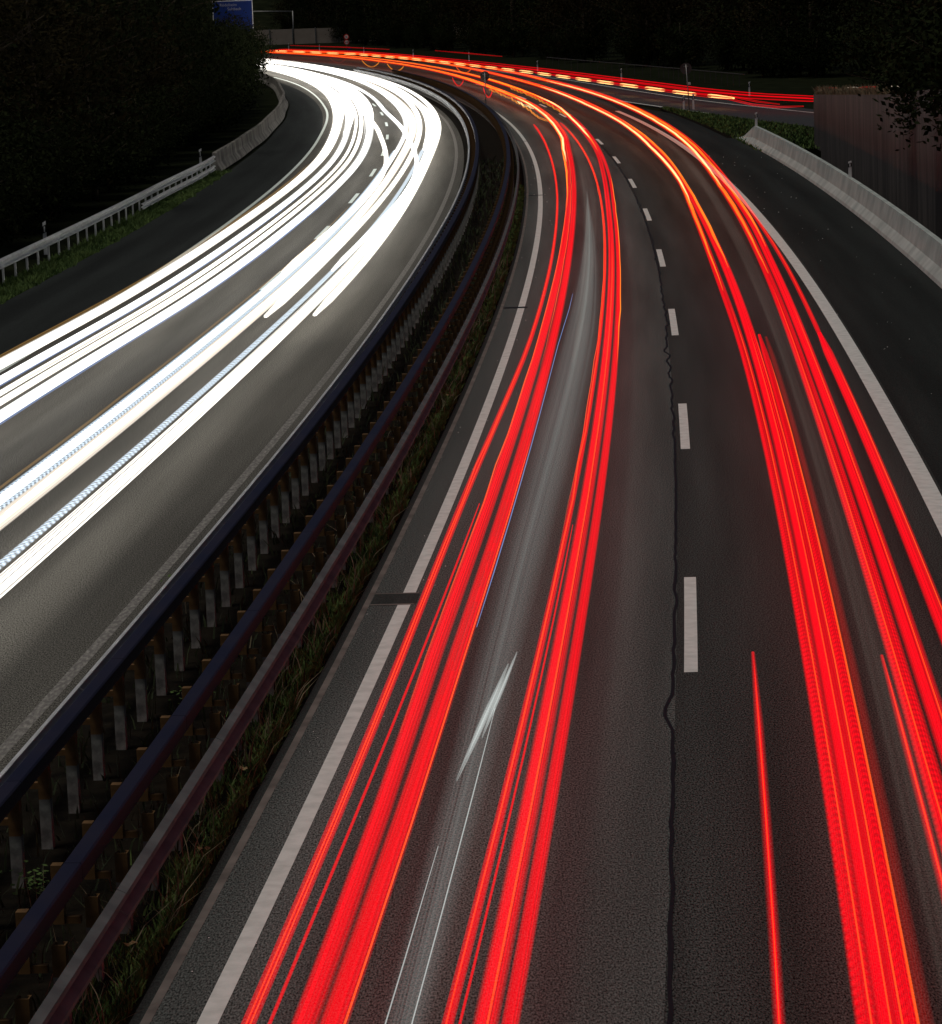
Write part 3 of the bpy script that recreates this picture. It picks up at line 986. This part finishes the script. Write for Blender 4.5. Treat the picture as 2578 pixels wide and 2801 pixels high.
def xy_path(tab, z, d=4.0):
    ys_ = steps(tab[0][0], tab[-1][0], d)
    return [Vector((lerp_lin(tab, y), y, z if not callable(z) else z(y))) for y in ys_]


RAMP = [(186, 22.0), (199.4, 17.65), (212.3, 15.4), (241, 11.8), (279, 7.0), (318, 1.4), (360, -5.2), (398, -12.0), (427, -19.7), (446, -25.5)]
rv = empty('vehicle_light_trail', (22, 186, 0), 'red trail with blinking amber dashes coming from the ramp', 'light trail', TG)
o = lamp_tube('tail_light_trail', M['t_red'], xy_path(RAMP, 0.85), .4, .24, rv)
lamp_tube('indicator_trail', M['t_blink'], xy_path([(y, x - .35) for y, x in RAMP if y > 198], 0.75), .36, .2, rv)
lamp_tube('tail_light_trail', M['t_red2'], xy_path([(y, x + 1.2) for y, x in RAMP], 0.9), .3, .2, rv)
rv2 = empty('vehicle_light_trail', (20, 188, 0), 'low red trail curling at the ramp end', 'light trail', TG)
lamp_tube('tail_light_trail', M['t_red2'], [Vector((x, y, z)) for x, y, z in [(20.5, 189, .5), (19.2, 191, .42), (18.0, 194, .5), (17.0, 199, .72), (15.2, 212, .7), (11.6, 241, .7), (7, 279, .7)]], .16, .12, rv2)
lamp_tube('tail_light_trail', M['t_red2'], [Vector((x, y, z)) for x, y, z in [(19.4, 192, .55), (18.4, 196, .62), (17.4, 200, .8), (15.2, 213, .8)]], .12, .1, rv2)
tk = empty('vehicle_light_trail', pt(350, 8, 0), 'short red trail of high marker lamps above the far bend', 'light trail', TG)
lamp_tube('marker_lamp_trail', M['t_red'], [Vector((x, y, 1.75)) for x, y in [(4.5, 302), (1.6, 322), (-2, 345)]], .1, .1, tk)
lamp_tube('marker_lamp_trail', M['t_red'], [Vector((x, y, 1.6)) for x, y in [(-7.5, 372), (-13.5, 400), (-22, 432)]], .12, .1, tk)


def bounce(label, y, o, L_, depth, mat_, z0=0.75):
    """a lamp that bounced: the trail dips in a U and comes back up"""
    root = empty('vehicle_light_trail', pt(y, o, 0), label, 'light trail', TG)
    ps = []
    for i in range(17):
        t = i / 16
        ps.append(pt(y + L_ * t, o, z0 - .8 * depth * math.sin(math.pi * t) ** 0.8))
    lamp_tube('tail_light_trail', M[mat_], ps, .1, .1, root, n=6)


for i, (y, o, L_, d_, m_) in enumerate([(232, -2.6, 9, .75, 't_red'), (262, -2.4, 10, .7, 't_red'), (322, -1.4, 13, .75, 't_amber'), (345, -.9, 13, .75, 't_amber'), (372, -.6, 12, .7, 't_dim'), (260, 2.0, 10, .6, 't_dim'), (300, 2.4, 11, .65, 't_orange')]):
    bounce(['nearest U-shaped dip under the left-lane red trails', 'second U-shaped dip under the left-lane red trails', 'right one of two amber U dips below the speed signs',
            'left one of two amber U dips below the speed signs', 'faint red U dip at the far bend', 'faint U dip below the right-lane trails', 'orange U dip among the blinking amber dashes'][i], y, o, L_, d_, m_)

# wavering amber strand on the left lane
wv = empty('vehicle_light_trail', pt(185, -2.4, 0), 'wavering amber strand ending in a hook on the left lane', 'light trail', TG)
for k, (y0_, y1_, o0_, m_) in enumerate([(176, 236, -2.55, 't_amber'), (182, 236, -.95, 't_amber'), (196, 208, -2.45, 't_hot')]):
    ps = []
    for y in steps(y0_, y1_, 1.0):
        t = (y - y0_) / (y1_ - y0_)
        ps.append(pt(y, o0_ + .14 * (noise.noise(Vector((k, y * .25, 1)))) + (.35 * max(0, 1 - (y - y0_) / 5) ** 2), .75 + .12 * noise.noise(Vector((k, y * .4, 5)))))
    lamp_tube('tail_light_trail', M[m_], ps, .11, .1, wv, n=6)

# grey reflections of bodywork between the lamps
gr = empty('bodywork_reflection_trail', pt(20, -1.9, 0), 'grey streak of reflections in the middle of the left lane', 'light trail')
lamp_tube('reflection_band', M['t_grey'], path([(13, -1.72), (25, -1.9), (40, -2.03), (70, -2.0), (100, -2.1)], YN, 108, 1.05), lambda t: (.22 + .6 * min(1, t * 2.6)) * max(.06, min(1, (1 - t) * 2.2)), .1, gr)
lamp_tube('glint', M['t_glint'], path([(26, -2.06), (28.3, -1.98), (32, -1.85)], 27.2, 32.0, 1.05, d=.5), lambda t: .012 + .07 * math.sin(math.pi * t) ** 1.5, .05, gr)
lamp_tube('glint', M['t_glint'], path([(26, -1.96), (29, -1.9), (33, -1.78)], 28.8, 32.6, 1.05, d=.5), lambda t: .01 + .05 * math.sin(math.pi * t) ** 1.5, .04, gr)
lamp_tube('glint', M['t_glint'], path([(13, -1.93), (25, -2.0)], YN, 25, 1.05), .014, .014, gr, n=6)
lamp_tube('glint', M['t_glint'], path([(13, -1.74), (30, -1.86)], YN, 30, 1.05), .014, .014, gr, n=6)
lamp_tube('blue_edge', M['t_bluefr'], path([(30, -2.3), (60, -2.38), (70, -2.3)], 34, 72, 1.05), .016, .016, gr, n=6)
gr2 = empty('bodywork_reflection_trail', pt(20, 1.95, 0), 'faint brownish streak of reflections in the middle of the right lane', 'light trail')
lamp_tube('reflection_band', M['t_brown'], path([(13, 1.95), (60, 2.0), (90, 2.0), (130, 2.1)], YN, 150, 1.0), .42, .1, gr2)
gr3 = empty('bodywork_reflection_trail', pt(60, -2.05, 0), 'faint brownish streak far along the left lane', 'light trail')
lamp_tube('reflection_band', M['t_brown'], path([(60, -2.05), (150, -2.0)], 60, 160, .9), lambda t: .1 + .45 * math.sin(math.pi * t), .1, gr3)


# oncoming headlights
def wtab(o):
    return [(30, o - .15), (60, o), (80, o + .42), (100, o + .55), (140, o + .6), (180, o + .15), (230, o - .1), (300, o + .1), (446, o + .6)]


def wtab2(o):
    return [(30, o), (60, o + .1), (90, o + .2), (140, o + .1), (180, o + .25), (230, o), (300, o + .2), (446, o + .7)]


WN = 24.0
HL = 'headlight_trail'


def white(label, lamps):
    return vehicle(label, WG, lamps, part=HL)


white('outermost white trail pair with golden fringe on the far lane', [
    dict(tab=wtab(-14.12), y0=WN, y1=YF, z=.66, w=.42, h=.12, mat='t_white', cores=[(-.26, .05, WN, 140, 't_gold'), (.1, .05, WN, 75, 't_gold')]),
    dict(tab=wtab(-12.72), y0=WN, y1=YF, z=.66, w=.16, h=.12, mat='t_white', cores=[(.1, .03, WN, 120, 't_gold')])])
white('white trail pair in the middle of the far lane', [
    dict(tab=wtab(-13.47), y0=WN, y1=YF, z=.66, w=.27, h=.12, mat='t_white2', cores=[(.2, .05, WN, 120, 't_bluefr')]),
    dict(tab=wtab(-12.27), y0=WN, y1=YF, z=.66, w=.36, h=.12, mat='t_white2', cores=[(.24, .06, WN, 120, 't_bluefr')])])
white('narrow white trail between dark gaps on the far lane', [
    dict(tab=wtab(-13.02), y0=WN, y1=YF, z=.66, w=.12, h=.1, mat='t_white')])
white('pulsed white trail with comb-like teeth and golden edge', [
    dict(tab=wtab2(-10.42), y0=WN, y1=150, z=.68, w=.13, h=.03, mat='t_comb', cores=[(-.1, .03, WN, 110, 't_gold')]),
    dict(tab=wtab2(-10.3), y0=WN, y1=YF, z=.68, w=.2, h=.1, mat='t_white2'),
    dict(tab=wtab2(-10.14), y0=WN, y1=120, z=.68, w=.12, h=.03, mat='t_comb')])
white('soft cream trail beside the pulsed one', [
    dict(tab=wtab2(-9.92), y0=WN, y1=YF, z=.66, w=.36, h=.12, mat='t_warm', cores=[(-.05, .1, 45, YF, 't_white')])])
white('solid white trail nearest the median with comb-like upper edge', [
    dict(tab=wtab2(-9.06), y0=WN, y1=150, z=.72, w=.17, h=.03, mat='t_comb'),
    dict(tab=wtab2(-8.8), y0=WN, y1=YF, z=.66, w=.34, h=.14, mat='t_white')])
white('pair of white trails ending short of the foreground', [
    dict(tab=[(73, -9.45), (90, -9.45), (140, -9.4), (180, -9.3), (446, -9)], y0=73, y1=YF, z=.66, w=.22, h=.13, mat='t_white', cores=[(.06, .04, 73, 120, 't_gold')]),
    dict(tab=[(73, -8.31), (90, -8.3), (140, -8.5), (180, -8.25), (446, -7.6)], y0=73, y1=YF, z=.66, w=.22, h=.13, mat='t_white')])
for i, (oa, ob, lb) in enumerate([(-10.3, -12.6, 'white trail pair of a car changing lanes in the bend')]):
    tb = [(85, oa), (130, oa + .15), (170 - 15 * i, (oa + ob) / 2), (210, ob), (446, ob - .3)]
    white(lb, [dict(tab=tb, y0=85, y1=YF, z=.66, w=.2, h=.12, mat='t_white'),
               dict(tab=[(y, o + 1.35) for y, o in tb], y0=85, y1=YF, z=.66, w=.2, h=.12, mat='t_white2')])
for i, (o, y0_) in enumerate([(-8.9, 150), (-12.1, 175), (-13.3, 170), (-13.9, 185)]):
    white(['white trail starting in the bend close to the median', 'white trail starting on the inner side of the far lane', 'white trail starting mid far lane in the bend', 'outer white trail starting in the bend'][i],
          [dict(tab=[(y0_, o), (446, o + .6)], y0=y0_, y1=YF, z=[(y0_, .66), (446, .9)], w=.2, h=.12, mat='t_white')])

# ------------------------------------------------------------------ grass and litter
def blades(name, n, place_fn, hmin, hmax, mat_, label, wid=0.012, lean=0.5, cat='grass', y_w=None):
    vs, fs = [], []
    for i in range(n):
        p, sc = place_fn()
        h = random.uniform(hmin, hmax) * sc
        a = random.uniform(0, 2 * math.pi)
        l = random.uniform(0.1, lean) * h
        b = random.uniform(0, 2 * math.pi)
        w = wid * random.uniform(.7, 1.5) * (1 if y_w is None else y_w(p.y))
        d = Vector((math.cos(a) * w, math.sin(a) * w, 0))
        top = p + Vector((math.cos(b) * l, math.sin(b) * l, h))
        mid = p + Vector((math.cos(b) * l * .35, math.sin(b) * l * .35, h * .55))
        k = len(vs)
        vs += [p - d, p + d, mid + d * .7, mid - d * .7, top]
        fs += [(k, k + 1, k + 2, k + 3), (k + 3, k + 2, k + 4)]
    o = link(name, mesh(name, vs, fs), mat_)
    return tag(o, label, cat, kind='stuff')


def ydist(a, b, k=2.0):
    t = random.random() ** k
    return a + (b - a) * t


def pl_median():
    y = ydist(20, 130, 1.7)
    o = -4.42 - abs(random.gauss(0, 0.22))
    cl = noise.noise(Vector((o * 3, y * .7, 0)))
    if cl < -.15 and random.random() < .8: o = -4.45 - random.random() * .15
    return pt(y, o + .06 * noise.noise(Vector((0, y * 1.5, 7))), -.02), .75 + .5 * max(0, cl)


yw = lambda y: 0.7 + y / 45.0
blades('median_grass', 30000, pl_median, .05, .17, M['grass'], 'short grass growing along the foot of the median guard rail', .007, .9, y_w=yw)


def pl_inner():
    y = ydist(20, 150, 1.6)
    return pt(y, random.uniform(-6.9, -4.5), -.02), random.uniform(.5, 1.3)


blades('median_weeds', 4500, pl_inner, .08, .3, M['weeds'], 'dark weeds growing between the two median rails', .008, .8, 'weeds', y_w=yw)


def pl_stem():
    y = ydist(20, 95, 1.8)
    return pt(y, -4.45 - abs(random.gauss(0, .35)), -.02), 1


blades('dry_stems', 900, pl_stem, .15, .5, M['straw'], 'pale dry stalks leaning out of the median grass', .004, 1.3, 'stalks', y_w=yw)


def pl_left():
    y = ydist(72, 150, 1.1)
    wv_ = .25 * noise.noise(Vector((0, y * .5, 2)))
    return pt(y, random.uniform(-19.3, -18.05 + wv_), -.06), .6 + .6 * max(0, noise.noise(Vector((y * .6, 1, 0))))


blades('verge_grass', 16000, pl_left, .1, .32, M['grass'], 'grass growing under the left guard rail', .02, .8)


def pl_gore():
    y = random.uniform(150, 206)
    xa, xb = pt(y, 6.75).x, max(pt(y, 7.0).x, lerp_lin(RL, y) - .5)
    return Vector((random.uniform(xa, xb), y, 0)), random.uniform(.6, 1.2)


blades('gore_grass', 12000, pl_gore, .06, .2, M['grass'], 'grass on the tip between the road and the ramp', .03, .8)

def pl_wall():
    y = random.uniform(121, 153)
    return Vector((lerp_lin(WB, y) + random.uniform(0, .12), y, lerp_lin(WH, y) - .02)), random.uniform(.5, 1.2)


blades('wall_top_growth', 4200, pl_wall, .14, .42, M['straw'], 'dry growth along the top edge of the noise wall', .02, .8)
wt = empty('vehicle_light_trail', (17.9, 137, 0), 'broken red and warm glow behind the growth on the noise wall', 'light trail')
for (ya, yb_), m_ in (((146.5, 153), 't_red'), ((121, 127.5), 't_fleck'), ((128, 136), 't_red2'), ((136.5, 142), 't_fleck')):
    lamp_tube('tail_light_trail', M[m_], [Vector((lerp_lin(WB, y) + .5, y, lerp_lin(WH, y) + .24)) for y in steps(ya, yb_, 1.5)], .12, .12, wt)

# young leafy weeds between the posts
def weed(loc, h, label):
    root = empty('weed_plant', loc, label, 'plant')
    bm = bmesh.new()
    for k in range(3):
        cyl_bm(bm, (k * .05 - .05, 0, 0), (k * .08 - .1, .03 * k, h * (.8 + .1 * k)), .006, .003, 5)
    o = link('stem', bm_mesh('stem', bm), M['straw']); o.parent = root
    vs, fs = [], []
    for i in range(70):
        c = Vector((random.gauss(0, .13), random.gauss(0, .1), h * random.uniform(.45, 1.0)))
        a = random.uniform(0, 6.28); s = random.uniform(.03, .06)
        d = Vector((math.cos(a), math.sin(a), random.uniform(-.5, .3))) * s
        e = Vector((-math.sin(a), math.cos(a), .2)) * s * .5
        k = len(vs); vs += [c, c + d * .5 + e, c + d, c + d * .5 - e]; fs.append((k, k + 1, k + 2, k + 3))
    o = link('leaves', mesh('leaves', vs, fs), M['grass']); o.parent = root
    return root


weed(pt(26.8, -5.75, 0), .42, 'leafy weed growing between the two nearest brown posts')
weed(pt(34.5, -5.6, 0), .35, 'leafy weed by the middle row of posts')
weed(pt(40.5, -6.6, 0), .55, 'leafy weed poking over the far median rail')


def leaf_litter(name, loc, s, mat_, label):
    a = random.uniform(0, 6.28)
    out = []
    for k in range(9):
        t = 2 * math.pi * k / 9
        r = s * (1.0 if k % 2 else .62)
        out.append((math.cos(t + a) * r, math.sin(t + a) * r * .7, .02 + .02 * math.sin(3 * t)))
    vs = out + [(0, 0, .015)]
    fs = [(k, (k + 1) % 9, 9) for k in range(9)]
    o = link(name, mesh(name, vs, fs), mat_); o.location = loc
    return tag(o, label, 'leaf', 'fallen leaves in the median grass')


for y, o, lb in [(31.7, -4.62, 'yellow fallen leaf in the grass beside the low rail'), (25.6, -4.7, 'brown fallen leaf in the nearest median grass'), (28.6, -4.55, 'small tan fallen leaf midway along the grass strip'),
                 (62, -4.55, 'orange fallen leaf far along the grass strip')]:
    leaf_litter('fallen_leaf', pt(y, o, .06), .07 if y < 50 else .1, M['leaf_dry'], lb)
# specks of grit on the margins
vs, fs = [], []
for i in range(170):
    y = ydist(22, 150, 1.5)
    o = random.choice([random.uniform(-4.2, -3.2), random.uniform(3.9, 7.0), random.uniform(3.9, 7.0)])
    p = pt(y, o, .006); s = random.uniform(.003, .008) * (.6 + y / 70)
    k = len(vs)
    vs += [p + Vector((-s, -s, 0)), p + Vector((s, -s, 0)), p + Vector((s, s, 0)), p + Vector((-s, s, 0)), p + Vector((0, 0, s))]
    fs += [(k, k + 1, k + 4), (k + 1, k + 2, k + 4), (k + 2, k + 3, k + 4), (k + 3, k, k + 4)]
tag(link('grit', mesh('grit', vs, fs), M['sign_white']), 'pale grit specks scattered on the asphalt margins', 'grit', kind='stuff')

# ------------------------------------------------------------------ trees
def make_tree(seed, h, r, leafm, nclump=52, per=105, cz=.56, ch=.47):
    rg = random.Random(seed)
    bm = bmesh.new()
    cyl_bm(bm, (0, 0, -.3), (0.1, 0, h * .45), .2, .13, 9)
    cyl_bm(bm, (0.1, 0, h * .44), (-.1, .1, h * .85), .13, .04, 8)
    for k in range(9):
        a = rg.uniform(0, 6.28); z = h * rg.uniform(.22, .7)
        L_ = r * rg.uniform(.6, .95)
        cyl_bm(bm, (0.05, 0, z), (math.cos(a) * L_, math.sin(a) * L_, z + L_ * rg.uniform(.2, .7)), .06, .015, 6)
    trunk = bm_mesh('trunk', bm, True)
    trunk.materials.append(M['bark'])
    vs, fs = [], []
    for c in range(nclump):
        while True:
            q = Vector((rg.uniform(-1, 1), rg.uniform(-1, 1), rg.uniform(-1, 1)))
            if .25 < q.length < 1: break
        cc = Vector((q.x * r, q.y * r, h * cz + q.z * h * ch))
        cr = r * rg.uniform(.22, .42)
        for i in range(per):
            d = Vector((rg.gauss(0, 1), rg.gauss(0, 1), rg.gauss(0, .8)))
            p = cc + d * cr * .55
            n = Vector((rg.gauss(0, 1), rg.gauss(0, 1), rg.gauss(.6, 1))).normalized()
            t = n.orthogonal().normalized() * rg.uniform(.06, .15)
            b_ = n.cross(t)
            k = len(vs)
            vs += [p - t, p + b_ * .6, p + t, p - b_ * .6]
            fs.append((k, k + 1, k + 2, k + 3))
    crown = mesh('crown', vs, fs)
    crown.materials.append(leafm)
    return trunk, crown


PROTO = [make_tree(1, 11, 3.2, M['leaf']), make_tree(2, 13, 3.6, M['leaf']), make_tree(3, 9, 3.4, M['leaf2']), make_tree(4, 6, 2.8, M['leaf']), make_tree(5, 7.4, 2.7, M['leaf'], cz=.7, ch=.34)]


def tree(name, x, y, kind, s, label, group, rot=None, z=-.07):
    if -.086 < x / y < -.054 and y < 338 and x < 0 and name != 'bend_tree':
        kind, s = 3, 1.06 - .0005 * y
    root = empty(name, (x, y, z), label, 'tree', group)
    tr, cr = PROTO[kind]
    a = random.uniform(0, 6.28)
    for nm, me in (('trunk', tr), ('crown', cr)):
        o = bpy.data.objects.new(nm, me); COL.objects.link(o); o.parent = root
        o.rotation_euler = (0, 0, a); o.scale = (s, s, s * random.uniform(.92, 1.12))
    return root


LT = 'dark trees crowding the left verge'
rg = random.Random(11)
i = 0
y = 84.0
while y < 345:
    o = (-24.0 if y < 300 else -21.5) + rg.uniform(-1.2, .8)
    p = pt(y, o)
    tree('verge_tree', p.x, p.y, rg.randrange(3), rg.uniform(.9, 1.15), 'dark broadleaf tree in the unlit row left of the oncoming lanes', LT)
    p = pt(y + 4, o - 6)
    tree('verge_tree', p.x, p.y, rg.randrange(3), rg.uniform(1.0, 1.3), 'dark broadleaf tree in the unlit row left of the oncoming lanes', LT)
    y += 8.5 + y * .014
    i += 1
# low bushes closing the gaps under the left crowns
y = 90.0
while y < 330:
    p = pt(y, -22.3 + rg.uniform(-.6, .4) if y < 290 else -20.4)
    p2 = pt(y + 3, -25.5 if y < 290 else -23.5)
    tree('verge_bush', p2.x, p2.y, 3, rg.uniform(.8, 1.0), 'dark low bush at the foot of the left trees', 'dark bushes along the left verge')
    tree('verge_bush', p.x, p.y, 3, rg.uniform(.6, .8), 'dark low bush at the foot of the left trees', 'dark bushes along the left verge')
    y += 6
tree('bend_tree', -22.6, 333, 2, .79, 'rounded tree at the bend in front of the blue sign', None)
tree('bend_tree', -20.9, 322, 3, .85, 'overhanging bush at the bend where the trails vanish', None)
RT = 'dark trees behind the ramp and noise wall'
for x, y in [(19.4, 152), (18.6, 139), (18.9, 124), (18.2, 110), (17.6, 97), (17.2, 86), (22, 146), (22, 128), (21.5, 112), (21, 95)]:
    tree('wall_tree', x + 1.6 + rg.uniform(-.3, .5), y, rg.randrange(3), rg.uniform(.75, .95), 'dark tree rising directly behind the corrugated noise wall', 'dark trees behind the noise wall')
for x, y, sc, lb in [(17.3, 112, .95, 'dark bush spilling over the noise wall where its top edge vanishes'), (16.7, 103, 1.05, 'dark bush spilling over the noise wall at the right picture edge'),
                     (16.1, 92, 1.0, 'dark bush over the noise wall just outside the picture')]:
    tree('wall_bush', x + .3, y, 4, sc, lb, None)
for k in range(40):
    t = k / 39
    x = -30 + 88 * t + rg.uniform(-1.5, 1.5)
    yb = (620 - 330 * min(1, t * 1.6)) if x < 25 else 275 - (x - 25) * 1.6
    tree('bank_tree', x, yb + rg.uniform(-6, 6), rg.randrange(3), rg.uniform(1.0, 1.4), 'dark tree on the unlit bank behind the ramp', RT)
    tree('bank_bush', x, yb - 7 + rg.uniform(-2, 2), 3, rg.uniform(.5, .8), 'dark bush at the foot of the trees behind the ramp', 'dark bushes on the bank behind the ramp')
    tree('bank_bush', x + 1.1, yb - 4 + rg.uniform(-2, 2), 3, rg.uniform(.6, .9), 'dark bush at the foot of the trees behind the ramp', 'dark bushes on the bank behind the ramp')
    tree('bank_tree', x + 1.5, yb + 16 + rg.uniform(-4, 4), rg.randrange(3), rg.uniform(1.3, 1.7), 'dark tree on the unlit bank behind the ramp', RT)
# wooded rise that closes the horizon
vs, fs = [], []
NX, NY = 60, 8
for j in range(NY + 1):
    for i in range(NX + 1):
        a = -0.75 + 1.5 * i / NX
        R_ = 690 + j * 60
        hgt = (j / NY) ** .8 * 60 + 5 * noise.noise(Vector((i * .3, j * .5, 0))) - (2 if j == 0 else 0)
        if j == 0: hgt = -1
        vs.append((math.sin(a) * R_, math.cos(a) * R_, hgt))
for j in range(NY):
    for i in range(NX):
        k = j * (NX + 1) + i
        fs.append((k, k + 1, k + NX + 2, k + NX + 1))
tag(link('hill', mesh('hill', vs, fs), M['ground']), kind='structure')
